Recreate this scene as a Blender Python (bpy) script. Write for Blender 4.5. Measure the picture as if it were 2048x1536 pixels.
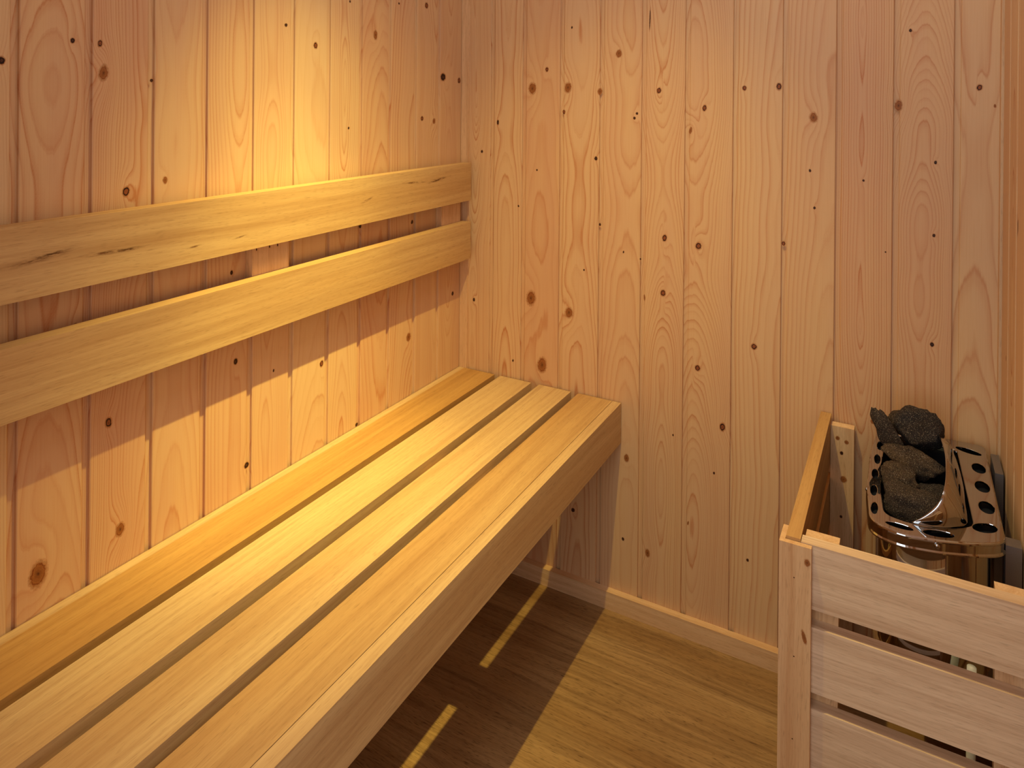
import bpy, bmesh, math, random
from mathutils import Vector, Matrix, noise
C = bpy.context.scene
for o in list(bpy.data.objects): bpy.data.objects.remove(o)
COL = C.collection

# ---------------------------------------------------------------- camera
CAM = (0.96146, -1.48106, 1.11060)
YAW, PITCH, ROLL, FPX, PY = -0.505702, 0.002091, -0.008580, 1430.0, 199.57
def camera():
    f = Vector((math.sin(YAW)*math.cos(PITCH), math.cos(YAW)*math.cos(PITCH), -math.sin(PITCH)))
    r = Vector((math.cos(YAW), -math.sin(YAW), 0)); d = f.cross(r)
    c, s = math.cos(ROLL), math.sin(ROLL)
    r2 = c*r + s*d; d2 = -s*r + c*d
    cd = bpy.data.cameras.new('camera'); o = bpy.data.objects.new('camera', cd); COL.objects.link(o)
    m = Matrix.Identity(4)
    for i in range(3):
        m[i][0] = r2[i]; m[i][1] = -d2[i]; m[i][2] = -f[i]; m[i][3] = CAM[i]
    o.matrix_world = m
    cd.sensor_width = 36; cd.lens = 36*FPX/2048; cd.shift_y = -(768-PY)/2048
    cd.clip_start = 0.01; C.camera = o
camera()

# ---------------------------------------------------------------- light
C.view_settings.view_transform = 'Standard'; C.view_settings.look = 'None'
C.view_settings.gamma = 1; C.view_settings.exposure = 0.0; C.view_settings.use_curve_mapping = False
w = bpy.data.worlds.new('outside'); C.world = w; w.use_nodes = True
w.node_tree.nodes['Background'].inputs[0].default_value = (0.72, 0.86, 1.0, 1)
w.node_tree.nodes['Background'].inputs[1].default_value = 0.25
LAMP = (0.555, -0.63, 2.03)
PANEL = (0.72, -0.60)
def lights():
    # the downlight: a focused beam towards the wall behind the bench plus the wide spill of the same bulb
    for nm, e, ang, aim in (('downlight_core', BEAM_W*1.2, 27, (0.03, -0.56, 0.52)), ('downlight_beam', BEAM_W, 43, (0.05, -0.54, 0.45)), ('downlight_spill', SPILL_W, 72, (0.34, -0.36, 0.0))):
        l = bpy.data.lights.new(nm, 'SPOT'); l.energy = e; l.color = (1.0, 0.78, 0.24) if 'spill' in nm else (1.0, 0.88, 0.24)
        l.spot_size = math.radians(ang); l.spot_blend = 1.0; l.shadow_soft_size = 0.010
        o = bpy.data.objects.new(nm, l); COL.objects.link(o); o.location = LAMP
        o.rotation_euler = (Vector(aim)-Vector(LAMP)).to_track_quat('-Z', 'Y').to_euler()
    l = bpy.data.lights.new('added_fill_light', 'AREA'); l.energy = FILL_W; l.color = (0.92, 0.96, 1.0)  # added soft fill from above, standing in for light bounced off the ceiling
    l.shape = 'RECTANGLE'; l.size = 0.50; l.size_y = 0.50
    o = bpy.data.objects.new('added_fill_light', l); COL.objects.link(o); o.location = (PANEL[0], PANEL[1], 2.036)
    l = bpy.data.lights.new('doorway_daylight', 'AREA'); l.energy = DOORWAY_W; l.color = (0.92, 0.96, 1.0)
    l.shape = 'RECTANGLE'; l.size = 0.50; l.size_y = 1.30
    o = bpy.data.objects.new('doorway_daylight', l); COL.objects.link(o); o.location = (0.80, -1.53, 1.05)
    o.rotation_euler = (math.radians(90), 0, 0)
BEAM_W, SPILL_W, FILL_W, DOORWAY_W = 68, 62, 3.7, 4.9
lights()

# ---------------------------------------------------------------- helpers
XR, CEIL, YF = 1.103, 2.06, -1.40      # right wall, ceiling height, front wall
def tag(o, label=None, cat=None, group=None, kind=None):
    if label: o['label'] = label
    if cat: o['category'] = cat
    if group: o['group'] = group
    if kind: o['kind'] = kind
    return o
def empty(name, loc, label, cat, group=None):
    o = bpy.data.objects.new(name, None); COL.objects.link(o); o.location = loc
    return tag(o, label, cat, group)
def link(name, me, mats, parent=None, smooth=False):
    o = bpy.data.objects.new(name, me); COL.objects.link(o)
    for m in (mats if isinstance(mats, (list, tuple)) else [mats]): me.materials.append(m)
    if smooth:
        for p in me.polygons: p.use_smooth = True
    if parent: o.parent = parent
    return o
def seed_attr(me, s, tone=0.0):
    a = me.attributes.new('tone', 'FLOAT', 'POINT'); a.data.foreach_set('value', [float(tone)]*len(me.vertices))
    a = me.attributes.new('seed', 'FLOAT', 'POINT'); a.data.foreach_set('value', [float(s)]*len(me.vertices))
_seed = [0]
def finish(name, bm, mats, parent=None, bevel=0, origin=(0, 0, 0), smooth=False, seg=2, seed=None, tone=0.0):
    if bevel:
        es = [e for e in bm.edges if len(e.link_faces) == 2 and e.calc_face_angle(0) > 0.6]
        bmesh.ops.bevel(bm, geom=es, offset=bevel, segments=seg, profile=0.5, affect='EDGES', clamp_overlap=True)
    bmesh.ops.recalc_face_normals(bm, faces=bm.faces)
    for v in bm.verts: v.co -= Vector(origin)
    me = bpy.data.meshes.new(name); bm.to_mesh(me); bm.free()
    _seed[0] += 1; seed_attr(me, _seed[0]*1.37 if seed is None else seed, tone)
    return link(name, me, mats, parent, smooth)
def add_box(bm, x0, x1, y0, y1, z0, z1):
    vs = [bm.verts.new((x, y, z)) for x in (x0, x1) for y in (y0, y1) for z in (z0, z1)]
    for f in ((0,1,3,2),(4,6,7,5),(0,4,5,1),(2,3,7,6),(0,2,6,4),(1,5,7,3)):
        bm.faces.new([vs[i] for i in f])
def box(name, b, mats, parent=None, bevel=0.0015, origin=(0, 0, 0), seed=None, tone=0.0):
    bm = bmesh.new(); add_box(bm, *b)
    return finish(name, bm, mats, parent, bevel, origin, seed=seed, tone=tone)
def add_tube(bm, pts, r, n=14, caps=True):
    rings = []
    for i, p in enumerate(pts):
        p = Vector(p); a = Vector(pts[max(i-1, 0)]); b = Vector(pts[min(i+1, len(pts)-1)])
        t = (b-a).normalized(); u = t.cross(Vector((0.3, 0.2, 1))); 
        if u.length < 1e-3: u = t.cross(Vector((1, 0, 0)))
        u.normalize(); v = t.cross(u)
        rr = r[i] if isinstance(r, (list, tuple)) else r
        rings.append([bm.verts.new(p + rr*(math.cos(2*math.pi*k/n)*u + math.sin(2*math.pi*k/n)*v)) for k in range(n)])
    for a, b in zip(rings, rings[1:]):
        for k in range(n): bm.faces.new((a[k], a[(k+1) % n], b[(k+1) % n], b[k]))
    if caps: bm.faces.new(rings[0]); bm.faces.new(rings[-1])
def mesh_from(name, V, F, origin=(0, 0, 0)):
    me = bpy.data.meshes.new(name); me.from_pydata(V, [], F); me.update(); return me

# ---------------------------------------------------------------- materials
class NT:
    def __init__(s, name):
        s.m = bpy.data.materials.new(name); s.m.use_nodes = True; s.t = s.m.node_tree; s.n = s.t.nodes; s.n.clear()
        s.out = s.n.new('ShaderNodeOutputMaterial')
    def new(s, k, **kw):
        x = s.n.new(k)
        for a, b in kw.items(): setattr(x, a, b)
        return x
    def put(s, sock, v):
        if isinstance(v, bpy.types.NodeSocket): s.t.links.new(v, sock)
        else:
            if isinstance(v, tuple) and len(v) == 3 and sock.type == 'RGBA': v = v + (1,)
            sock.default_value = v
    def math(s, op, a, b=0.0, c=0.0):
        x = s.new('ShaderNodeMath', operation=op); s.put(x.inputs[0], a); s.put(x.inputs[1], b)
        s.put(x.inputs[2], c); return x.outputs[0]
    def mix(s, f, a, b, blend='MIX'):
        x = s.new('ShaderNodeMix', data_type='RGBA', blend_type=blend, clamp_factor=True)
        s.put(x.inputs[0], f); s.put(x.inputs[6], a); s.put(x.inputs[7], b); return x.outputs[2]
    def noise(s, vec, scale=1.0, detail=2.0, rough=0.5, dims='3D', w=None):
        x = s.new('ShaderNodeTexNoise', noise_dimensions=dims); s.put(x.inputs['Vector'], vec)
        x.inputs['Scale'].default_value = scale; x.inputs['Detail'].default_value = detail; x.inputs['Roughness'].default_value = rough
        if w is not None: s.put(x.inputs['W'], w)
        return x.outputs[0]
    def ramp(s, f, stops, interp='LINEAR'):
        x = s.new('ShaderNodeValToRGB'); s.put(x.inputs[0], f); e = x.color_ramp.elements; x.color_ramp.interpolation = interp
        while len(e) < len(stops): e.new(0.5)
        for i, (p, c) in enumerate(stops):
            e[i].position = p; e[i].color = (c if isinstance(c, tuple) else (c, c, c)) + (1,)
        return x.outputs[0]
    def mr(s, v, a, b, c, d):
        x = s.new('ShaderNodeMapRange'); s.put(x.inputs[0], v)
        for i, q in enumerate((a, b, c, d)): x.inputs[i+1].default_value = q
        return x.outputs[0]
    def attr(s, name, out=2):
        x = s.new('ShaderNodeAttribute', attribute_name=name); return x.outputs[out]
    def scale(s, v, sc, add=None):
        x = s.new('ShaderNodeVectorMath', operation='MULTIPLY'); s.put(x.inputs[0], v); x.inputs[1].default_value = sc
        r = x.outputs[0]
        if add is not None:
            y = s.new('ShaderNodeVectorMath', operation='ADD'); s.put(y.inputs[0], r); s.put(y.inputs[1], add); r = y.outputs[0]
        return r
    def bsdf(s, col, rough=0.6, metal=0.0, bump=None, bs=0.1, spec=0.3, dist=0.001):
        b = s.new('ShaderNodeBsdfPrincipled'); s.put(b.inputs['Base Color'], col); s.put(b.inputs['Roughness'], rough)
        s.put(b.inputs['Metallic'], metal); b.inputs['Specular IOR Level'].default_value = spec
        if bump is not None:
            n = s.new('ShaderNodeBump'); n.inputs['Strength'].default_value = bs; n.inputs['Distance'].default_value = dist
            s.put(n.inputs['Height'], bump); s.t.links.new(n.outputs[0], b.inputs['Normal'])
        return b
    def done(s, b):
        s.t.links.new(b.outputs[0], s.out.inputs[0]); return s.m

def srgb(r, g, b):
    return tuple(((c/255+0.055)/1.055)**2.4 if c > 10 else c/3294 for c in (r, g, b))

def wall_pine():
    """rings follow the per-vertex ring coordinate; every board has its own seed and tint"""
    t = NT('pine_panelling')
    ring = t.attr('ring'); seed = t.attr('bseed'); tint = t.attr('tint'); gc = t.attr('gc', 1)
    con = t.attr('con')
    fine = t.noise(t.scale(gc, (1, 0.012, 1)), 700, 2, 0.6)
    med = t.noise(t.scale(gc, (1, 0.03, 1)), 110, 3, 0.6)
    big = t.noise(t.scale(gc, (1, 0.12, 1)), 22, 2, 0.5)
    s = t.math('ADD', ring, t.mr(med, 0.3, 0.7, -0.10, 0.10))
    fr = t.math('FRACT', s)
    late = t.ramp(fr, [(0, 0.35), (0.08, 0.0), (0.45, 0.05), (0.80, 0.45), (0.93, 1.0), (1.0, 0.45)], 'EASE')
    # ring strength varies ring by ring
    fl = t.math('FLOOR', s)
    rv = t.new('ShaderNodeTexWhiteNoise', noise_dimensions='2D'); cv = t.new('ShaderNodeCombineXYZ')
    t.put(cv.inputs[0], fl); t.put(cv.inputs[1], seed); t.t.links.new(cv.outputs[0], rv.inputs['Vector'])
    stg = t.mr(rv.outputs[0], 0, 1, 0.10, 1.0)
    late = t.math('MULTIPLY', late, t.math('MULTIPLY', stg, con))
    early = t.mix(tint, srgb(213, 176, 131), srgb(205, 158, 117))
    early = t.mix(t.mr(big, 0.35, 0.7, 0, 0.45), early, srgb(217, 180, 128))
    col = t.mix(t.math('MULTIPLY', late, 0.95), early, srgb(176, 100, 48))
    col = t.mix(t.mr(fine, 0.45, 0.75, 0, 0.22), col, srgb(196, 136, 84))
    tx = t.new('ShaderNodeTexCoord').outputs['Object']
    g = t.noise(tx, 900, 1, 0.5)
    b = t.bsdf(col, 0.52, bump=t.math('ADD', late, t.math('MULTIPLY', fine, 0.6)), bs=0.10, dist=0.0006, spec=0.28)
    return t.done(b)

def knot_mat():
    t = NT('pine_knots')
    kr = t.attr('kr'); kk = t.attr('kk'); tx = t.new('ShaderNodeTexCoord').outputs['Object']
    n = t.noise(tx, 260, 3, 0.6)
    r = t.math('ADD', kr, t.mr(n, 0.3, 0.7, -0.10, 0.10))
    black = t.ramp(r, [(0, srgb(40, 22, 14)), (0.2, srgb(96, 56, 34)), (0.34, srgb(26, 12, 8)), (0.62, srgb(44, 18, 8)), (0.8, srgb(190, 122, 66))])
    ring = t.ramp(r, [(0, srgb(66, 32, 16)), (0.10, srgb(138, 78, 42)), (0.36, srgb(142, 76, 38)), (0.5, srgb(34, 12, 6)), (0.62, srgb(40, 14, 8)), (0.72, srgb(196, 128, 72))])
    wv = t.math('SINE', t.math('MULTIPLY', r, 34.0))
    brown = t.ramp(r, [(0, srgb(88, 46, 22)), (0.16, srgb(132, 78, 36)), (0.5, srgb(158, 98, 48)), (0.62, srgb(128, 66, 28)), (0.74, srgb(206, 148, 92))])
    brown = t.mix(t.mr(wv, -1, 1, 0, 0.22), brown, srgb(96, 50, 22))
    k1 = t.math('LESS_THAN', kk, 0.5); k2 = t.math('GREATER_THAN', kk, 1.5)
    c = t.mix(k2, t.mix(k1, ring, black), brown)
    al = t.ramp(r, [(0.0, 1.0), (0.64, 1.0), (0.74, 0.55), (1.0, 0.0)])
    b = t.bsdf(c, 0.55, spec=0.25); tr = t.new('ShaderNodeBsdfTransparent'); mx = t.new('ShaderNodeMixShader')
    t.put(mx.inputs[0], al); t.t.links.new(tr.outputs[0], mx.inputs[1]); t.t.links.new(b.outputs[0], mx.inputs[2])
    t.t.links.new(mx.outputs[0], t.out.inputs[0]); return t.m

def streak_wood(name, axis, light, mid, dark, contrast=1.0, wave=0.0, rough=0.55, pores=0.12):
    """straight-grained sawn timber, grain along the given axis"""
    t = NT(name)
    tx = t.new('ShaderNodeTexCoord').outputs['Object']; seed = t.attr('seed')
    cb = t.new('ShaderNodeCombineXYZ'); t.put(cb.inputs[0], t.math('MULTIPLY', seed, 3.1)); t.put(cb.inputs[1], t.math('MULTIPLY', seed, 7.7)); t.put(cb.inputs[2], t.math('MULTIPLY', seed, 1.9))
    def sc(a, l): return tuple(l if i == 'xyz'.index(axis) else a for i in range(3))
    warp = t.noise(t.scale(tx, sc(9, 1.6), cb.outputs[0]), 1, 2)
    wv = t.new('ShaderNodeVectorMath', operation='ADD'); t.put(wv.inputs[0], t.scale(tx, sc(1, 1)))
    cw = t.new('ShaderNodeCombineXYZ')
    wf = t.mr(warp, 0, 1, -0.012*(1+wave), 0.012*(1+wave))
    for i in range(3):
        if i != 'xyz'.index(axis): t.put(cw.inputs[i], wf)
    t.t.links.new(cw.outputs[0], wv.inputs[1]); P = wv.outputs[0]
    big = t.noise(t.scale(P, sc(14, 0.9), cb.outputs[0]), 1, 2)
    medi = t.noise(t.scale(P, sc(75, 1.6), cb.outputs[0]), 1, 3, 0.65)
    fine = t.noise(t.scale(P, sc(330, 9), cb.outputs[0]), 1, 2, 0.6)
    pore = t.noise(t.scale(P, sc(900, 60), cb.outputs[0]), 1, 1)
    col = t.mix(t.mr(big, 0.3, 0.7, 0, 1), light, mid)
    col = t.mix(t.math('MULTIPLY', t.mr(medi, 0.42, 0.72, 0, 0.8), contrast), col, dark)
    col = t.mix(t.math('MULTIPLY', t.mr(fine, 0.42, 0.75, 0, 0.45), contrast), col, dark)
    col = t.mix(t.mr(pore, 0.58, 0.75, 0, pores*2.5), col, tuple(c*0.5 for c in dark))
    col = t.mix(t.attr('tone'), col, t.mix(1.0, col, (0.84, 0.70, 0.46), 'MULTIPLY'))
    b = t.bsdf(col, rough, bump=t.math('ADD', fine, pore), bs=0.08, dist=0.0005, spec=0.3)
    return t.done(b)

M = {}
M['wall'] = wall_pine(); M['knot'] = knot_mat()
for ax in 'xyz':
    M['abachi_'+ax] = streak_wood('pale_bench_wood_'+ax, ax, srgb(210, 178, 130), srgb(196, 157, 107), srgb(154, 108, 64), 0.55)
    M['guard_'+ax] = streak_wood('guard_slat_wood_'+ax, ax, srgb(232, 204, 170), srgb(218, 188, 152), srgb(174, 134, 98), 0.75)
    M['pine_'+ax] = streak_wood('plain_pine_'+ax, ax, srgb(226, 190, 146), srgb(214, 172, 124), srgb(178, 122, 72), 0.6, 1.0)
M['floor'] = streak_wood('oak_vinyl_floor', 'x', srgb(174, 138, 92), srgb(148, 110, 66), srgb(94, 63, 35), 0.8, 1.5, 0.38, 0.3)

# ---------------------------------------------------------------- panelled walls
KL = [(-1.0228, 1.1511, 0.0038, 0.0048, 0), (-0.9388, 1.1816, 0.0029, 0.0036, 0), (-0.9022, 1.1803, 0.0034, 0.0048, 1), (-0.8971, 1.1403, 0.0062, 0.0109, 2), (-0.8262, 1.1319, 0.0024, 0.0025, 0), (-0.5705, 1.2365, 0.0035, 0.0031, 0), (-0.4983, 1.2053, 0.0051, 0.0056, 1), (-0.328, 1.2387, 0.0055, 0.0088, 2), (-0.0822, 1.1595, 0.0104, 0.0083, 0), (-0.0133, 1.153, 0.0056, 0.0067, 1), (-0.1643, 1.0631, 0.0048, 0.0051, 1), (-0.1174, 1.0564, 0.005, 0.0058, 2), (-0.1507, 1.3203, 0.0058, 0.0063, 1), (-0.4071, 1.0494, 0.0022, 0.0025, 0), (-0.4058, 1.2982, 0.0022, 0.0025, 0), (-0.2512, 1.3128, 0.0026, 0.0022, 0), (-0.8034, 0.9852, 0.0037, 0.0052, 2), (-0.8637, 0.9748, 0.0052, 0.007, 1), (-0.6829, 0.8229, 0.0025, 0.0037, 0), (-0.371, 0.8512, 0.0038, 0.0045, 0), (-0.1985, 0.8339, 0.0037, 0.0045, 0), (-0.9329, 0.805, 0.0033, 0.0027, 0), (-0.8865, 0.6583, 0.0046, 0.0069, 1), (-0.8688, 0.5012, 0.0062, 0.0092, 2), (-0.9768, 0.5012, 0.0102, 0.0153, 2), (-0.6736, 0.6749, 0.004, 0.0049, 0), (-0.6495, 0.4942, 0.0047, 0.005, 0), (-0.4762, 0.6083, 0.0046, 0.0061, 1), (-0.5928, 0.6335, 0.0017, 0.0026, 0), (-0.2078, 0.5809, 0.0073, 0.0089, 2), (-0.034, 0.6363, 0.0044, 0.0049, 0), (-0.3766, 0.454, 0.0037, 0.0035, 0)]
KB = [(0.1036, 1.0524, 0.0028, 0.006, 0), (0.0595, 0.981, 0.0028, 0.0036, 0), (0.2329, 1.1777, 0.0038, 0.0052, 1), (0.1957, 1.1338, 0.0092, 0.0128, 2), (0.2863, 1.1362, 0.0081, 0.0113, 2), (0.3642, 1.1273, 0.0053, 0.0078, 2), (0.295, 1.272, 0.0019, 0.0028, 0), (0.2769, 1.0804, 0.0031, 0.0051, 1), (0.356, 0.9784, 0.0036, 0.0044, 0), (0.2093, 0.9446, 0.002, 0.0023, 0), (0.4078, 1.2106, 0.0064, 0.0082, 2), (0.4501, 1.0801, 0.0028, 0.0027, 0), (0.4445, 1.0702, 0.0028, 0.0032, 0), (0.4984, 1.1298, 0.0049, 0.0064, 1), (0.5664, 1.0468, 0.0031, 0.0078, 2), (0.5949, 1.094, 0.0046, 0.0062, 1), (0.6744, 1.1352, 0.0039, 0.005, 1), (0.7399, 1.1382, 0.0046, 0.0069, 1), (0.8032, 1.0787, 0.0067, 0.0091, 2), (0.9465, 1.1035, 0.006, 0.0096, 2), (0.9645, 1.2395, 0.0024, 0.0032, 0), (1.0701, 1.1363, 0.0044, 0.0056, 1), (1.0928, 1.1045, 0.0018, 0.003, 2), (1.0054, 1.0026, 0.0023, 0.0031, 0), (0.7978, 0.9766, 0.0022, 0.0029, 0), (0.8065, 0.9052, 0.0022, 0.0029, 0), (0.8904, 0.9632, 0.0021, 0.0023, 0), (1.0042, 0.8723, 0.0023, 0.0031, 0), (0.1613, 0.8571, 0.002, 0.0029, 0), (0.3669, 0.8326, 0.0024, 0.0033, 0), (0.4222, 0.7778, 0.0017, 0.0027, 0), (0.4608, 0.7671, 0.0017, 0.0022, 0), (0.3296, 0.7271, 0.0018, 0.0022, 0), (0.5132, 0.8177, 0.0049, 0.0074, 1), (0.5852, 0.8085, 0.0062, 0.0072, 1), (0.751, 0.8312, 0.0037, 0.0044, 1), (0.511, 0.7009, 0.0054, 0.0069, 1), (0.1965, 0.6453, 0.0111, 0.0163, 2), (0.2937, 0.6263, 0.0093, 0.0113, 2), (0.4705, 0.6855, 0.0017, 0.0064, 2), (0.1501, 0.4909, 0.002, 0.003, 0), (0.2266, 0.4946, 0.011, 0.0167, 2), (0.0402, 0.6193, 0.0029, 0.0043, 0), (0.6973, 0.6202, 0.0053, 0.006, 1), (0.5854, 0.556, 0.0052, 0.0062, 1), (1.0028, 0.6775, 0.0031, 0.004, 0), (0.9278, 0.8343, 0.0012, 0.0014, 0), (0.4333, 0.3314, 0.0051, 0.0081, 2), (0.6372, 0.4458, 0.0055, 0.0081, 1), (0.5353, 0.4054, 0.0016, 0.0021, 0), (0.621, 0.3479, 0.002, 0.0026, 0), (0.5686, 0.23, 0.0016, 0.0042, 2), (0.427, 0.1533, 0.0029, 0.0033, 0), (0.4823, 0.1402, 0.005, 0.008, 2), (0.6887, 0.1914, 0.0024, 0.003, 0), (0.3079, 0.1823, 0.0043, 0.0045, 0), (0.91, 0.5188, 0.0037, 0.0042, 2), (0.4772, 1.2828, 0.0011, 0.0225, 0)]

def panelled_wall(name, kind, joints, umin, umax, knots, band=0.0100, dense=True, rs=1):
    """boards run up the wall; u runs along it. kind: 'L' x=0 plane, u=y; 'B' y=0 plane, u=x; 'R' x=XR plane, u=y"""
    rnd = random.Random(rs)
    V, F, RING, BS, TINT, GC, CON, KR, KK, MI = [], [], [], [], [], [], [], [], [], []
    def P(u, d, z):
        if kind == 'L': return (d, u, z)
        if kind == 'B': return (u, -d, z)
        if kind == 'F': return (u, YF+d, z)
        return (XR-d, u, z)
    js = [umin] + [j for j in joints if umin+0.012 < j < umax-0.004] + [umax]
    zs = [i*0.006 for i in range(int(1.34/0.006)+1)] if dense else [i*0.05 for i in range(int(1.34/0.05)+1)]
    while zs[-1] < CEIL-0.05: zs.append(zs[-1]+0.05)
    zs.append(CEIL)
    for b, (a, c) in enumerate(zip(js, js[1:])):
        first = b == 0
        bw = c-a
        cols = []
        # kind L/R/F: the recessed tongue is at the end of the board before; here it opens each board
        s0 = a if first else a
        prof = ([] if first else [(a, -0.0050), (a+band-0.0010, -0.0050), (a+band, -0.0046)]) 
        fa = a if first else a+band
        n = 20 if dense else 4
        if first: prof.append((fa, 0))
        else: prof.append((fa+0.0004, -0.0008)); prof.append((fa+0.0016, 0))
        st = fa + (0 if first else 0.0016)
        for i in range(1, n+1): prof.append((st+(c-0.0012-st)*i/n, 0))
        prof.append((c-0.0002, -0.0009)); prof.append((c, -0.0050))
        if kind == 'L': pass
        x0 = (a+c)/2 + rnd.choice([0, 0, 1, -1, 1])*rnd.uniform(0.0, 0.09)
        d0 = rnd.uniform(0.012, 0.05); sl = rnd.uniform(-0.035, 0.035); sp = rnd.choice([0.0022, 0.003, 0.004, 0.0052, 0.0065])
        ph = rnd.uniform(0, 100); tint = rnd.uniform(0, 1)**1.2; con = rnd.uniform(0.45, 1.0)
        bk = [k for k in knots if a-0.03 < k[0] < c+0.03 and k[2] > 0.002]
        base = len(V)
        for z in zs:
            dz = 0.5 + 1.0*noise.noise(Vector((ph, z*1.9, 0))) + 0.18*noise.noise(Vector((ph+9, z*7.5, 0)))
            dd = abs(d0 + sl*z + 0.030*dz) + 0.001
            xs = x0 + 0.010*noise.noise(Vector((ph+30, z*2.2, 0)))
            for (u, d) in prof:
                V.append(P(u, d, z))
                wob = 0.0012*noise.noise(Vector((ph+u*30, z*5, 3)))
                r = math.sqrt((u-xs)**2 + dd*dd) + wob
                for (ku, kz, ka, kb, kt) in bk:
                    R = max(ka, kb*0.7); q = ((u-ku)/(R*2.4))**2 + ((z-kz)/(R*5.5))**2
                    if q < 9: r += math.exp(-q)*R*1.15*(1 if u > xs else -1) if kt != 2 else math.exp(-q)*R*1.5
                RING.append(r/sp); BS.append(b*3.7+rs*11); TINT.append(tint); CON.append(con)
                GC.append((u, z, b*1.73+rs)); KR.append(0); KK.append(0)
        m = len(prof)
        for i in range(len(zs)-1):
            for j in range(m-1):
                F.append((base+i*m+j, base+i*m+j+1, base+(i+1)*m+j+1, base+(i+1)*m+j)); MI.append(0)
    # knots: thin flush inlays of the same wall mesh
    for (ku, kz, ka, kb, kt) in knots:
        base = len(V); N = 20; RR = [0.25, 0.5, 0.75, 1.0]
        rot = rnd.uniform(-0.35, 0.35); V.append(P(ku, 0.00025, kz)); KR.append(0.0); KK.append(kt)
        for rr in RR:
            for k in range(N):
                th = 2*math.pi*k/N; wob = 1+0.10*noise.noise(Vector((ku*90+math.cos(th), kz*90+math.sin(th), rr)))
                x = ka*1.32*rr*wob*math.cos(th); zz = kb*1.32*rr*wob*math.sin(th)
                V.append(P(ku+x*math.cos(rot)-zz*math.sin(rot)*0.5, 0.00025, kz+zz*math.cos(rot)+x*math.sin(rot)*0.5)); KR.append(rr); KK.append(kt)
        for k in range(N): F.append((base, base+1+k, base+1+(k+1) % N)); MI.append(1)
        for ri in range(len(RR)-1):
            for k in range(N):
                a_ = base+1+ri*N+k; b_ = base+1+ri*N+(k+1) % N
                F.append((a_, b_, b_+N, a_+N)); MI.append(1)
        q = len(V)-len(RING)
        RING += [0]*q; BS += [0]*q; TINT += [0]*q; CON += [0]*q; GC += [(0, 0, 0)]*q
    me = mesh_from(name, V, F)
    for nm, arr in (('ring', RING), ('bseed', BS), ('tint', TINT), ('con', CON), ('kr', KR), ('kk', KK)):
        at = me.attributes.new(nm, 'FLOAT', 'POINT'); at.data.foreach_set('value', [float(v) for v in arr])
    at = me.attributes.new('gc', 'FLOAT_VECTOR', 'POINT'); at.data.foreach_set('vector', [c for v in GC for c in v])
    o = link(name, me, [M['wall'], M['knot']]); me.polygons.foreach_set('material_index', MI)
    # make the faces look into the room
    n = me.polygons[0].normal; want = {'L': (1, 0, 0), 'B': (0, -1, 0), 'R': (-1, 0, 0), 'F': (0, 1, 0)}[kind]
    bm = bmesh.new(); bm.from_mesh(me)
    wv = Vector(want)
    for f in bm.faces:
        if f.normal.dot(wv) < -0.2: f.normal_flip()
    bm.to_mesh(me); bm.free()
    return tag(o, kind='structure')

JB = [0.0826, 0.1690, 0.2660, 0.3634, 0.4601, 0.5544, 0.6522, 0.7468, 0.8424, 0.9384, 1.0326]
JL = sorted([-0.104-0.0909*k for k in range(21)])
JR = sorted([-0.026-0.0890*k for k in range(22)])
panelled_wall('wall_left', 'L', JL, YF, 0.0, KL, rs=3)
panelled_wall('wall_back', 'B', JB, 0.0, XR, KB, rs=8)
panelled_wall('wall_right', 'R', JR, YF, 0.0, [(-0.215, 0.93, 0.002, 0.012, 0), (-0.09, 0.70, 0.002, 0.004, 2)], rs=5)

# plain back-up shell just behind the panelling, ceiling, floor and the front wall with its doorway
bm = bmesh.new(); add_box(bm, -0.03, XR+0.03, YF-0.05, 0.03, -0.06, 0.0)
tag(finish('floor', bm, M['floor']), kind='structure')
bm = bmesh.new(); add_box(bm, -0.03, XR+0.03, YF-0.05, 0.03, CEIL, CEIL+0.04)
tag(finish('ceiling', bm, M['pine_y']), kind='structure')
bm = bmesh.new()
add_box(bm, -0.03, 0.52, YF-0.05, YF, 0, CEIL); add_box(bm, 1.075, XR+0.03, YF-0.05, YF, 0, CEIL); add_box(bm, 0.52, 1.075, YF-0.05, YF, 1.96, CEIL)
tag(finish('wall_front', bm, M['pine_z']), kind='structure')
bm = bmesh.new()      # casing of the open doorway the photograph is taken through
for b in ((0.505, 0.535, YF-0.06, YF+0.010, 0, 1.96), (1.065, 1.090, YF-0.06, YF+0.010, 0, 1.96), (0.535, 1.065, YF-0.06, YF+0.010, 1.935, 1.96)): add_box(bm, *b)
tag(finish('door_1', bm, M['pine_z'], bevel=0.002), kind='structure')
# skirting and corner strips
tag(box('baseboard_back', (0.0, 0.8225, -0.0164, 0.0, 0.0, 0.0378), M['pine_x'], bevel=0.0012), kind='structure')
tag(box('baseboard_left', (0.0, 0.0164, YF, -0.0168, 0.0, 0.0378), M['pine_y'], bevel=0.0012), kind='structure')
tag(box('trim_1', (0.0010, 0.0225, -0.0035, 0.002, 0.0, CEIL), M['pine_z'], bevel=0.0010), kind='structure')
tag(box('trim_2', (XR-0.0035, XR+0.001, -0.020, 0.0, 0.0, CEIL), M['pine_z'], bevel=0.0010), kind='structure')

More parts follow.
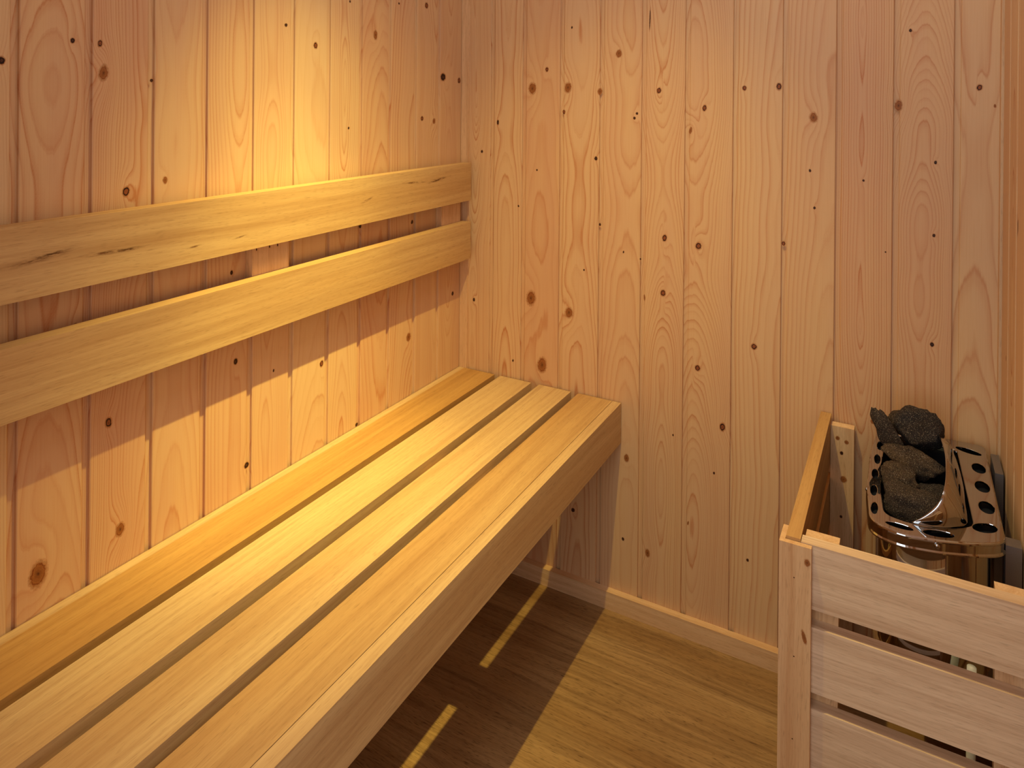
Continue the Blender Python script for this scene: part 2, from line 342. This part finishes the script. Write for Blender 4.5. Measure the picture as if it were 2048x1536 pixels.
# ---------------------------------------------------------------- downlight and added fill panel on the ceiling (above the frame)
lt = NT('fill_glow'); em = lt.new('ShaderNodeEmission'); em.inputs[0].default_value = (1.0, 0.97, 1.0, 1); em.inputs[1].default_value = 1.0
M['glow'] = lt.done(em)
lt = NT('brushed_white'); M['white'] = lt.done(lt.bsdf(srgb(225, 222, 215), 0.4))
pl = empty('added_fill_panel', (PANEL[0], PANEL[1], CEIL), 'unseen square fill panel added on the wooden ceiling', 'lamp')  # visible body of the added fill; no such fitting is known here
box('fill_housing', (PANEL[0]-0.27, PANEL[0]+0.27, PANEL[1]-0.27, PANEL[1]+0.27, CEIL-0.018, CEIL), M['white'], pl, 0.004, (PANEL[0], PANEL[1], CEIL))
box('fill_diffuser', (PANEL[0]-0.25, PANEL[0]+0.25, PANEL[1]-0.25, PANEL[1]+0.25, CEIL-0.0215, CEIL-0.0185), M['glow'], pl, 0.001, (PANEL[0], PANEL[1], CEIL))
dl = empty('downlight', (LAMP[0], LAMP[1], CEIL), 'small round warm downlight over the bench', 'lamp')
bm = bmesh.new(); prev = None
for (r, z) in ((0.045, CEIL), (0.045, CEIL-0.006), (0.040, CEIL-0.009), (0.030, CEIL-0.009), (0.028, CEIL-0.001)):
    ring = [bm.verts.new((LAMP[0]+r*math.cos(a*math.pi/16), LAMP[1]+r*math.sin(a*math.pi/16), z)) for a in range(32)]
    if prev: [bm.faces.new((prev[i], prev[(i+1) % 32], ring[(i+1) % 32], ring[i])) for i in range(32)]
    prev = ring
bm.faces.new(prev)
finish('lamp_ring', bm, M['white'], dl, 0, (LAMP[0], LAMP[1], CEIL), True)

def inlay(o, mat, items, normal):
    """thin flush discs in a part's own mesh: (centre, half width, half height, kind, rotation)"""
    me = o.data
    if mat.name not in [m.name for m in me.materials]: me.materials.append(mat)
    mi = [m.name for m in me.materials].index(mat.name)
    bm = bmesh.new(); bm.from_mesh(me)
    kr = bm.verts.layers.float.get('kr') or bm.verts.layers.float.new('kr')
    kk = bm.verts.layers.float.get('kk') or bm.verts.layers.float.new('kk')
    par = o.parent.location if o.parent else Vector((0, 0, 0))
    n = Vector(normal); up = Vector((0, 0, 1)) if abs(n.z) < 0.5 else Vector((0, 1, 0)); rt = up.cross(n)
    for (c, a, b, k, rot) in items:
        c = Vector(c)-par+n*0.0002; N = 20
        e1 = rt*math.cos(rot)+up*math.sin(rot); e2 = up*math.cos(rot)-rt*math.sin(rot)
        v0 = bm.verts.new(c); v0[kr] = 0; v0[kk] = k; prev = None
        for rr in (0.25, 0.5, 0.75, 1.0):
            cur = []
            for i in range(N):
                th = 2*math.pi*i/N; v = bm.verts.new(c+e1*a*1.32*rr*math.cos(th)+e2*b*1.32*rr*math.sin(th)); v[kr] = rr; v[kk] = k; cur.append(v)
            for i in range(N):
                q = [v0, cur[i], cur[(i+1) % N]] if prev is None else [prev[i], cur[i], cur[(i+1) % N], prev[(i+1) % N]]
                f = bm.faces.new(q); f.material_index = mi
            prev = cur
    bm.to_mesh(me); bm.free()

# ---------------------------------------------------------------- bench
BY0 = -1.385
H = 0.45
O = (0.2, -1.0, 0.0)
bench = empty('sauna_bench', O, 'long pale wooden slatted sauna bench along the left wall', 'bench')
def bpart(name, b, m='abachi_y', bev=0.0022, seed=None, tone=0.0): return box(name, b, M[m], bench, bev, O, seed, tone)
for i, (a, c) in enumerate(((0.0015, 0.1026), (0.1180, 0.2012), (0.2219, 0.3020), (0.3199, 0.4008))):
    bpart('slat', (a, c, BY0, -0.004, H-0.028, H), seed=2.1+i*5.3, tone=(1.0, 0.0, 0.1, 0.55)[i])
sl = next(c for c in bench.children if c.name == 'slat')
bm = bmesh.new(); bm.from_mesh(sl.data)      # paler sapwood edge of the board next to the wall
for xx in (0.0150, 0.0175):
    bmesh.ops.bisect_plane(bm, geom=bm.verts[:]+bm.edges[:]+bm.faces[:], plane_co=(xx-O[0], 0, 0), plane_no=(1, 0, 0))
tl = bm.verts.layers.float['tone']; sdl = bm.verts.layers.float['seed']
for v in bm.verts:
    v[sdl] = 2.1; v[tl] = 0.0 if v.co.x+O[0] < 0.0160 else 1.0
bm.to_mesh(sl.data); bm.free()
bpart('front_board', (0.4018, 0.4216, BY0, -0.004, 0.363, H), seed=31.0, tone=0.0)
for y in (-0.395, -1.10):
    bpart('cross_support', (0.02, 0.4016, y-0.04, y+0.04, H-0.062, H-0.0282), 'pine_x')
for (x0, x1) in ((0.003, 0.030),):
    bpart('wall_ledger', (x0, x1, BY0, -0.45, 0.345, H-0.0625), 'pine_y')

# ---------------------------------------------------------------- backrest
O = (0.0, -1.0, 0.8)
back = empty('backrest', O, 'two-rail pale wooden backrest fixed to the left wall above the bench', 'backrest')
rail_top = box('rail', (0.0162, 0.0409, BY0, -0.0200, 0.8643, 0.9542), M['abachi_y'], back, 0.0022, O, 44.0, 0.4)
box('rail', (0.0162, 0.0409, BY0, -0.0200, 0.7235, 0.8122), M['abachi_y'], back, 0.0022, O, 51.3, 0.4)
for (a, c) in ((-0.1060, -0.0270), (-0.6545, -0.5750), (-1.2050, -1.1250)):
    bt = box('batten', (0.0004, 0.0160, a, c, 0.735, 0.943), M['pine_z'], back, 0.0010, O)
    if -0.7 < a < -0.6: inlay(bt, M['knot'], [((0.0160, -0.6462, 0.8555), 0.0013, 0.0022, 0, 0), ((0.0160, -0.6185, 0.8556), 0.0014, 0.0024, 0, 0), ((0.0160, -0.6009, 0.8551), 0.0013, 0.0022, 0, 0)], (1, 0, 0))
# dark mineral streaks that run in the upper rail
def streak_mat():
    t = NT('dark_grain_streak'); kr = t.attr('kr'); tx = t.new('ShaderNodeTexCoord').outputs['Object']
    n = t.noise(t.scale(tx, (1, 0.15, 1)), 500, 3, 0.7)
    al = t.math('MULTIPLY', t.ramp(kr, [(0, 0.85), (0.5, 0.4), (1.0, 0.0)]), t.mr(n, 0.38, 0.62, 0.0, 1.0))
    b = t.bsdf(srgb(112, 62, 26), 0.6); tr = t.new('ShaderNodeBsdfTransparent'); mx = t.new('ShaderNodeMixShader')
    t.put(mx.inputs[0], al); t.t.links.new(tr.outputs[0], mx.inputs[1]); t.t.links.new(b.outputs[0], mx.inputs[2])
    t.t.links.new(mx.outputs[0], t.out.inputs[0]); return t.m
M['streak'] = streak_mat()


X = 0.0409
inlay(rail_top, M['streak'], [((X, -1.000, 0.911), 0.040, 0.0040, 0, 0.13), ((X, -0.990, 0.913), 0.016, 0.0022, 0, 0.16), ((X, -0.912, 0.903), 0.035, 0.0028, 0, -0.03), ((X, -0.885, 0.902), 0.022, 0.0020, 0, 0.0),
    ((X, -0.782, 0.8875), 0.014, 0.0014, 0, 0.06), ((X, -0.701, 0.888), 0.014, 0.0013, 0, 0.1), ((X, -0.399, 0.9095), 0.016, 0.0022, 0, 0.25),
    ((X, -0.250, 0.9290), 0.040, 0.0022, 0, -0.06), ((X, -0.160, 0.9262), 0.036, 0.0028, 0, 0.10), ((X, -0.172, 0.9252), 0.010, 0.0020, 0, 0.05)], (1, 0, 0))

# ---------------------------------------------------------------- heater guard
GY, GT = -0.458, 0.517      # front face and top of the guard
O = (0.96, -0.23, 0.0)
guard = empty('heater_guard', O, 'low slatted wooden guard rail boxing in the heater in the right corner', 'guard rail')
def gpart(name, b, m, bev=0.0015, seed=None, tone=0.0): return box(name, b, M[m], guard, bev, O, seed, tone)
TS = 0.0185
fz = [(0.431, GT), (0.3200, 0.4070), (0.2110, 0.2980), (0.102, 0.189)]
for i, (a, c) in enumerate(fz):
    gpart('front_slat', (0.8405, XR-0.006, GY+0.0088, GY+0.0088+TS, a, c), 'guard_x', 0.0022, 60+i*3.3)
    gpart('side_slat', (0.8215, 0.8400, GY+0.0092, -0.0045, a, c+(0.003 if i == 0 else 0)), 'abachi_y', 0.0018, 80+i*2.3, 0.7)
# L-shaped corner strip
bm = bmesh.new()
pts = [(0.8140, GY), (0.8545, GY), (0.8545, GY+0.0082), (0.8208, GY+0.0082), (0.8208, GY+0.042), (0.8140, GY+0.042)]
lo = [bm.verts.new((x, y, 0.002)) for x, y in pts]; hi = [bm.verts.new((x, y, GT-0.0010)) for x, y in pts]
bm.faces.new(lo[::-1]); bm.faces.new(hi)
for i in range(6): bm.faces.new((lo[i], lo[(i+1) % 6], hi[(i+1) % 6], hi[i]))
cs = finish('corner_strip', bm, M['pine_z'], guard, 0.0010, O, seed=12.7)
inlay(cs, M['knot'], [((0.8495, GY, 0.4965), 0.0035, 0.0045, 2, 0), ((0.8465, GY, 0.396), 0.0024, 0.0085, 2, 0.25), ((0.8333, GY, 0.4715), 0.0008, 0.0008, 0, 0), ((0.834, GY, 0.366), 0.0009, 0.0009, 0, 0), ((0.833, GY, 0.255), 0.0009, 0.0009, 0, 0)], (0, -1, 0))
gpart('post', (0.8440, 0.8860, GY+0.0090+TS, GY+0.0090+TS+0.018, 0.002, GT-0.001), 'pine_z', 0.0015)
gpart('post', (1.0600, XR-0.006, GY+0.0090+TS, GY+0.0090+TS+0.018, 0.002, GT-0.001), 'pine_z', 0.0015)
bp = gpart('post', (0.8405, 0.8800, -0.024, -0.0045, 0.002, 0.5060), 'pine_z', 0.0015)
inlay(bp, M['knot'], [((0.8523, -0.024, 0.4845), 0.0032, 0.0036, 2, 0), ((0.8593, -0.024, 0.4583), 0.0030, 0.0032, 0, 0), ((0.8675, -0.024, 0.4800), 0.0034, 0.0036, 2, 0), ((0.8631, -0.024, 0.4101), 0.0052, 0.0056, 2, 0), ((0.8595, -0.024, 0.3404), 0.0022, 0.0026, 0, 0)], (0, -1, 0))
gpart('post', (1.0640, XR-0.006, -0.024, -0.0045, 0.002, 0.40), 'pine_z', 0.0015)

# ---------------------------------------------------------------- sauna heater
def metal(name, col, rough, bumpy=0.0):
    t = NT(name); tx = t.new('ShaderNodeTexCoord').outputs['Object']
    n = t.noise(tx, 260, 3, 0.6)
    return t.done(t.bsdf(col, rough, 1.0, bump=n if bumpy else None, bs=bumpy, dist=0.0005))
M['chrome'] = metal('polished_steel', (0.50, 0.50, 0.50), 0.04)
M['galv'] = metal('galvanised_steel', (0.33, 0.35, 0.38), 0.42, 0.3)
t = NT('dark_interior'); M['dark'] = t.done(t.bsdf((0.006, 0.007, 0.010), 0.6))
RZ = 0.520
O = (1.0, -0.18, 0.2)
heater = empty('sauna_heater', O, 'polished steel electric sauna heater with oval holes in its rim, hung inside the guard', 'heater')
def smooth_loop(ctrl, seg=10):
    out = []
    n = len(ctrl)
    for i in range(n):
        p0, p1, p2, p3 = (Vector(ctrl[(i+k-1) % n]) for k in range(4))
        for s in range(seg):
            u = s/seg
            out.append(0.5*((2*p1)+(-p0+p2)*u+(2*p0-5*p1+4*p2-p3)*u*u+(-p0+3*p1-3*p2+p3)*u**3))
    return out
def rounded(poly, rad, seg=6):
    out = []; n = len(poly)
    for i, p in enumerate(poly):
        p = Vector(p); a = Vector(poly[i-1]); b = Vector(poly[(i+1) % n]); r = rad[i] if isinstance(rad, (list, tuple)) else rad
        va = (a-p).normalized(); vb = (b-p).normalized()
        for s in range(seg+1):
            u = s/seg; q0 = p+va*r; q1 = p+vb*r
            out.append((1-u)**2*q0 + 2*u*(1-u)*p + u*u*q1)
    return out
outer = rounded([(0.922, -0.018), (0.9135, -0.13), (0.9130, -0.25), (0.9215, -0.355), (0.960, -0.3645), (1.003, -0.3560), (1.045, -0.3395), (1.0800, -0.3190), (1.0800, -0.165), (1.0800, -0.012)],
                [0.010, 0.02, 0.02, 0.022, 0.010, 0.012, 0.012, 0.018, 0.01, 0.012])
inner = rounded([(0.9350, -0.040), (0.9285, -0.13), (0.9285, -0.25), (0.9360, -0.326), (0.965, -0.3335), (1.000, -0.3280), (1.030, -0.3130), (1.0480, -0.2950), (1.0440, -0.165), (1.0400, -0.050)],
                [0.008, 0.02, 0.02, 0.014, 0.008, 0.01, 0.01, 0.012, 0.01, 0.010])
def slot(cx, cy, a, b, ang, n=20):
    c, s = math.cos(ang), math.sin(ang)
    return [Vector((cx+a*math.cos(2*math.pi*k/n)*c-b*math.sin(2*math.pi*k/n)*s, cy+a*math.cos(2*math.pi*k/n)*s+b*math.sin(2*math.pi*k/n)*c)) for k in range(n)]
R90 = math.pi/2
SL = [(1.0665, -0.105, 0.0185, 0.0102, R90), (1.0665, -0.168, 0.0190, 0.0105, R90), (1.0668, -0.232, 0.0190, 0.0105, R90),
      (1.0560, -0.046, 0.0200, 0.0095, -0.35), (1.0600, -0.2935, 0.0180, 0.0120, 0.7),
      (1.0030, -0.3410, 0.0200, 0.0088, 0.28), (0.9560, -0.3475, 0.0180, 0.0068, -0.05),
      (0.9240, -0.315, 0.0180, 0.0052, R90), (0.9212, -0.262, 0.0180, 0.0052, R90), (0.9212, -0.208, 0.0180, 0.0052, R90), (0.9225, -0.154, 0.0180, 0.0052, R90), (0.9245, -0.100, 0.0180, 0.0052, R90)]
loops = [outer, inner] + [slot(*s) for s in SL]
def rim_mesh():
    bm = bmesh.new(); tops = []
    edges = []
    for lp in loops:
        vs = [bm.verts.new((p.x, p.y, RZ)) for p in lp]; tops.append(vs)
        for i in range(len(vs)): edges.append(bm.edges.new((vs[i], vs[(i+1) % len(vs)])))
    r = bmesh.ops.triangle_fill(bm, use_beauty=True, use_dissolve=False, edges=edges)
    # drop the fill inside the opening and the slots
    def inside(pt, lp):
        c = False; n = len(lp)
        for i in range(n):
            a, b = lp[i], lp[i-1]
            if (a.y > pt.y) != (b.y > pt.y) and pt.x < (b.x-a.x)*(pt.y-a.y)/(b.y-a.y)+a.x: c = not c
        return c
    kill = [f for f in bm.faces if any(inside(f.calc_center_median(), lp) for lp in loops[1:]) or not inside(f.calc_center_median(), outer)]
    bmesh.ops.delete(bm, geom=kill, context='FACES_ONLY')
    # rolled lip round the outside, short returns round the openings
    def skirt(vs, prof, sgn):
        n = len(vs); prev = vs
        base = [v.co.copy() for v in vs]
        nr = []
        for i in range(n):
            t = (base[(i+1) % n]-base[i-1]); nr.append(Vector((t.y, -t.x, 0)).normalized()*sgn)
        for (o_, dz) in prof:
            cur = [bm.verts.new(base[i]+nr[i]*o_+Vector((0, 0, dz))) for i in range(n)]
            for i in range(n): bm.faces.new((prev[i], prev[(i+1) % n], cur[(i+1) % n], cur[i]))
            prev = cur
    area = sum(outer[i-1].x*outer[i].y-outer[i].x*outer[i-1].y for i in range(len(outer)))
    so = 1 if area > 0 else -1
    skirt(tops[0], [(0.0012, -0.0003), (0.0022, -0.0012), (0.0026, -0.0026), (0.0022, -0.0046), (0.0020, -0.0150), (0.0034, -0.0170), (0.0036, -0.0186), (0.0020, -0.0200), (-0.004, -0.0200)], so)
    area = sum(inner[i-1].x*inner[i].y-inner[i].x*inner[i-1].y for i in range(len(inner)))
    si = -1 if area > 0 else 1
    skirt(tops[1], [(0.0010, -0.0006), (0.0016, -0.0020), (0.0016, -0.0080)], si)
    for vs in tops[2:]: skirt(vs, [(0.0006, -0.0004), (0.0009, -0.0030)], -1)
    return bm
finish('rim', rim_mesh(), M['chrome'], heater, 0, O)
# body: mirror sheet under the rim with rounded front corners
def loft(name, loopz, mat, smooth=True, cap=(False, False)):
    bm = bmesh.new(); prev = None; firstl = None
    for lp, z in loopz:
        cur = [bm.verts.new((p.x, p.y, z)) for p in lp]
        if prev:
            n = len(cur)
            for i in range(n): bm.faces.new((prev[i], prev[(i+1) % n], cur[(i+1) % n], cur[i]))
        else: firstl = cur
        prev = cur
    if cap[0]: bm.faces.new(firstl)
    if cap[1]: bm.faces.new(prev)
    return finish(name, bm, mat, heater, 0, O, smooth)
def shrink(lp, k, c=(0.998, -0.17)):
    return [Vector((c[0]+(p.x-c[0])*k, c[1]+(p.y-c[1])*k)) for p in lp]
bodyp = rounded([(0.924, -0.03), (0.9215, -0.24), (0.932, -0.338), (0.995, -0.346), (1.0670, -0.322), (1.0700, -0.03)], [0.01, 0.05, 0.030, 0.03, 0.022, 0.01], 8)
loft('body', [(bodyp, 0.505), (bodyp, 0.42), (bodyp, 0.336), (shrink(bodyp, 0.97), 0.328)], M['chrome'], True, (False, True))
loft('stone_basket', [(shrink(inner, 0.985), 0.512), (shrink(inner, 0.95), 0.42), (shrink(inner, 0.6), 0.40)], M['dark'], False, (False, True))
loft('painted_hole_shade', [(shrink(outer, 0.985), 0.509), (shrink(inner, 1.01), 0.508)], M['dark'], False)  # added black sheet; its colour gives the shade seen through the rim holes
# curved deflector sheet rising from the right-hand side of the opening
bot = [(0.972, -0.3315, 0.5215), (0.985, -0.3310, 0.5210), (1.002, -0.3260, 0.5200), (1.022, -0.3150, 0.5190), (1.038, -0.3000, 0.5170), (1.0425, -0.2800, 0.5140), (1.0430, -0.240, 0.5120), (1.0430, -0.175, 0.512), (1.0400, -0.100, 0.512), (1.0345, -0.032, 0.512)]
top = [(0.9722, -0.3312, 0.5216), (0.9830, -0.3305, 0.5310), (0.9950, -0.3270, 0.5430), (1.0045, -0.3220, 0.5560), (1.0095, -0.3120, 0.5670), (1.0125, -0.2920, 0.5740), (1.0140, -0.260, 0.5785), (1.0145, -0.215, 0.5780), (1.0125, -0.160, 0.5720), (1.0090, -0.103, 0.5625)]
bm = bmesh.new(); cols = []
def crv(P, u):
    x = u*(len(P)-1); i = min(int(x), len(P)-2); f = x-i
    p0, p1, p2, p3 = (Vector(P[min(max(i+k-1, 0), len(P)-1)]) for k in range(4))
    return 0.5*((2*p1)+(-p0+p2)*f+(2*p0-5*p1+4*p2-p3)*f*f+(-p0+3*p1-3*p2+p3)*f**3)
for i in range(46):
    u = i/45; a = crv(bot, u); b = crv(top, u); col = []
    for k in range(9):
        s = k/8; q = a.lerp(b, s); q += Vector((0.004, -0.0015, 0))*math.sin(math.pi*s)*min(1, u*2.5); col.append(bm.verts.new(q))
    cols.append(col)
for a, b in zip(cols, cols[1:]):
    for k in range(8): bm.faces.new((a[k], b[k], b[k+1], a[k+1]))
d = finish('deflector', bm, M['chrome'], heater, 0, O, True)
so = d.modifiers.new('sheet', 'SOLIDIFY'); so.thickness = 0.0009; so.offset = 1
# screws
def screw(x, y, z, dx, dy):
    bm = bmesh.new(); add_tube(bm, [(x, y, z), (x+dx*0.0015, y+dy*0.0015, z), (x+dx*0.0026, y+dy*0.0026, z)], [0.0034, 0.0034, 0.0018], 14)
    finish('screw', bm, M['chrome'], heater, 0, O, True)
screw(1.001, -0.3585, 0.5115, 0.05, -1); screw(0.9115, -0.245, 0.5105, -1, 0); screw(1.0815, -0.285, 0.5105, 1, 0)
box('terminal_box', (1.0825, 1.1010, -0.308, -0.286, 0.33, 0.511), M['galv'], heater, 0.001, O)
box('mounting_plate', (1.0890, 1.1005, -0.0985, -0.026, 0.14, 0.515), M['galv'], heater, 0.001, O)
bm = bmesh.new(); add_tube(bm, [(1.042, -0.352, 0.012), (1.042, -0.352, 0.20), (1.042, -0.352, 0.36)], 0.0055)
finish('power_cable', bm, M['white'], heater, 0, O, True)['label'] = 'white cable conduit'

# ---------------------------------------------------------------- stones
def stone_mat():
    t = NT('heater_stone'); tx = t.new('ShaderNodeTexCoord').outputs['Object']; seed = t.attr('seed')
    cb = t.new('ShaderNodeCombineXYZ'); t.put(cb.inputs[0], seed); t.put(cb.inputs[1], seed); t.put(cb.inputs[2], seed)
    P = t.scale(tx, (1, 1, 1), cb.outputs[0])
    n1 = t.noise(P, 38, 4, 0.6); n2 = t.noise(P, 620, 3, 0.7); n3 = t.noise(P, 800, 1, 0.5)
    tone = t.attr('tone')
    base = t.mix(tone, srgb(40, 39, 44), srgb(94, 74, 54))
    col = t.mix(t.mr(n1, 0.35, 0.65, 0, 1), base, srgb(58, 46, 38))
    col = t.mix(t.mr(n2, 0.48, 0.66, 0, 0.9), col, srgb(14, 12, 13))
    col = t.mix(t.mr(n3, 0.60, 0.70, 0, 0.6), col, srgb(176, 158, 136))
    return t.done(t.bsdf(col, 0.85, bump=t.math('ADD', n2, t.math('MULTIPLY', n1, 2.0)), bs=1.0, dist=0.003, spec=0.25))
M['stone'] = stone_mat()
def stone(loc, size, rot, tone, seed, label, rough=0.22):
    bm = bmesh.new(); bmesh.ops.create_icosphere(bm, subdivisions=4, radius=1)
    rnd = random.Random(seed); planes = []
    for _ in range(9):
        v = Vector((rnd.gauss(0, 1), rnd.gauss(0, 1), rnd.gauss(0, 1))).normalized(); planes.append((v, rnd.uniform(0.62, 0.9)))
    R = Matrix.Rotation(rot[2], 3, 'Z') @ Matrix.Rotation(rot[1], 3, 'Y') @ Matrix.Rotation(rot[0], 3, 'X')
    for v in bm.verts:
        p = v.co.copy()
        for n_, d_ in planes:
            e = p.dot(n_)-d_
            if e > 0: p -= n_*e*0.85
        k = 1 + rough*noise.noise(p*1.4+Vector((seed, 0, 0))) + 0.10*noise.noise(p*4+Vector((0, seed, 0))) + 0.04*noise.noise(p*11)
        p = Vector((p.x*size[0], p.y*size[1], p.z*size[2]))*k
        v.co = R @ p
    me = bpy.data.meshes.new('heater_stone'); bm.to_mesh(me); bm.free()
    seed_attr(me, seed*0.37, tone)
    o = link('heater_stone', me, M['stone'], None, True); o.location = loc
    return tag(o, label, 'stone', 'stones heaped in the heater')
D = math.radians
stone((0.975, -0.262, 0.508), (0.046, 0.036, 0.030), (D(10), D(8), D(-15)), 0.5, 3, 'large grey-brown stone at the front of the heater, nearest the wooden guard')
stone((0.955, -0.212, 0.523), (0.030, 0.030, 0.024), (0, D(10), D(30)), 0.9, 5, 'rounded brown stone against the left rim of the heater, beside three oval holes')
stone((0.975, -0.165, 0.535), (0.048, 0.030, 0.020), (D(5), D(14), D(-8)), 0.95, 11, 'flat brown stone in the middle of the heap, tapering to the right')
stone((0.937, -0.125, 0.553), (0.017, 0.016, 0.045), (D(-8), D(-28), D(10)), 0.3, 17, 'narrow finger-shaped stone standing upright at the left of the heap')
stone((0.982, -0.096, 0.556), (0.044, 0.030, 0.034), (D(0), D(6), D(12)), 0.1, 23, 'big dark grey stone at the top back of the heap')
stone((0.955, -0.072, 0.556), (0.022, 0.02, 0.02), (0, 0, D(40)), 0.8, 29, 'small brown stone wedged between the upright stone and the big dark stone')
stone((1.008, -0.205, 0.500), (0.028, 0.034, 0.022), (0, D(10), D(-20)), 0.2, 31, 'dark stone low in the shadow of the curved steel deflector')
stone((0.968, -0.215, 0.490), (0.026, 0.026, 0.022), (0, 0, 0), 0.3, 37, 'dark stone half hidden beneath the two brown stones in the middle')
stone((1.014, -0.285, 0.500), (0.022, 0.024, 0.018), (0, D(-10), D(30)), 0.7, 41, 'small brown stone under the front edge of the steel deflector')
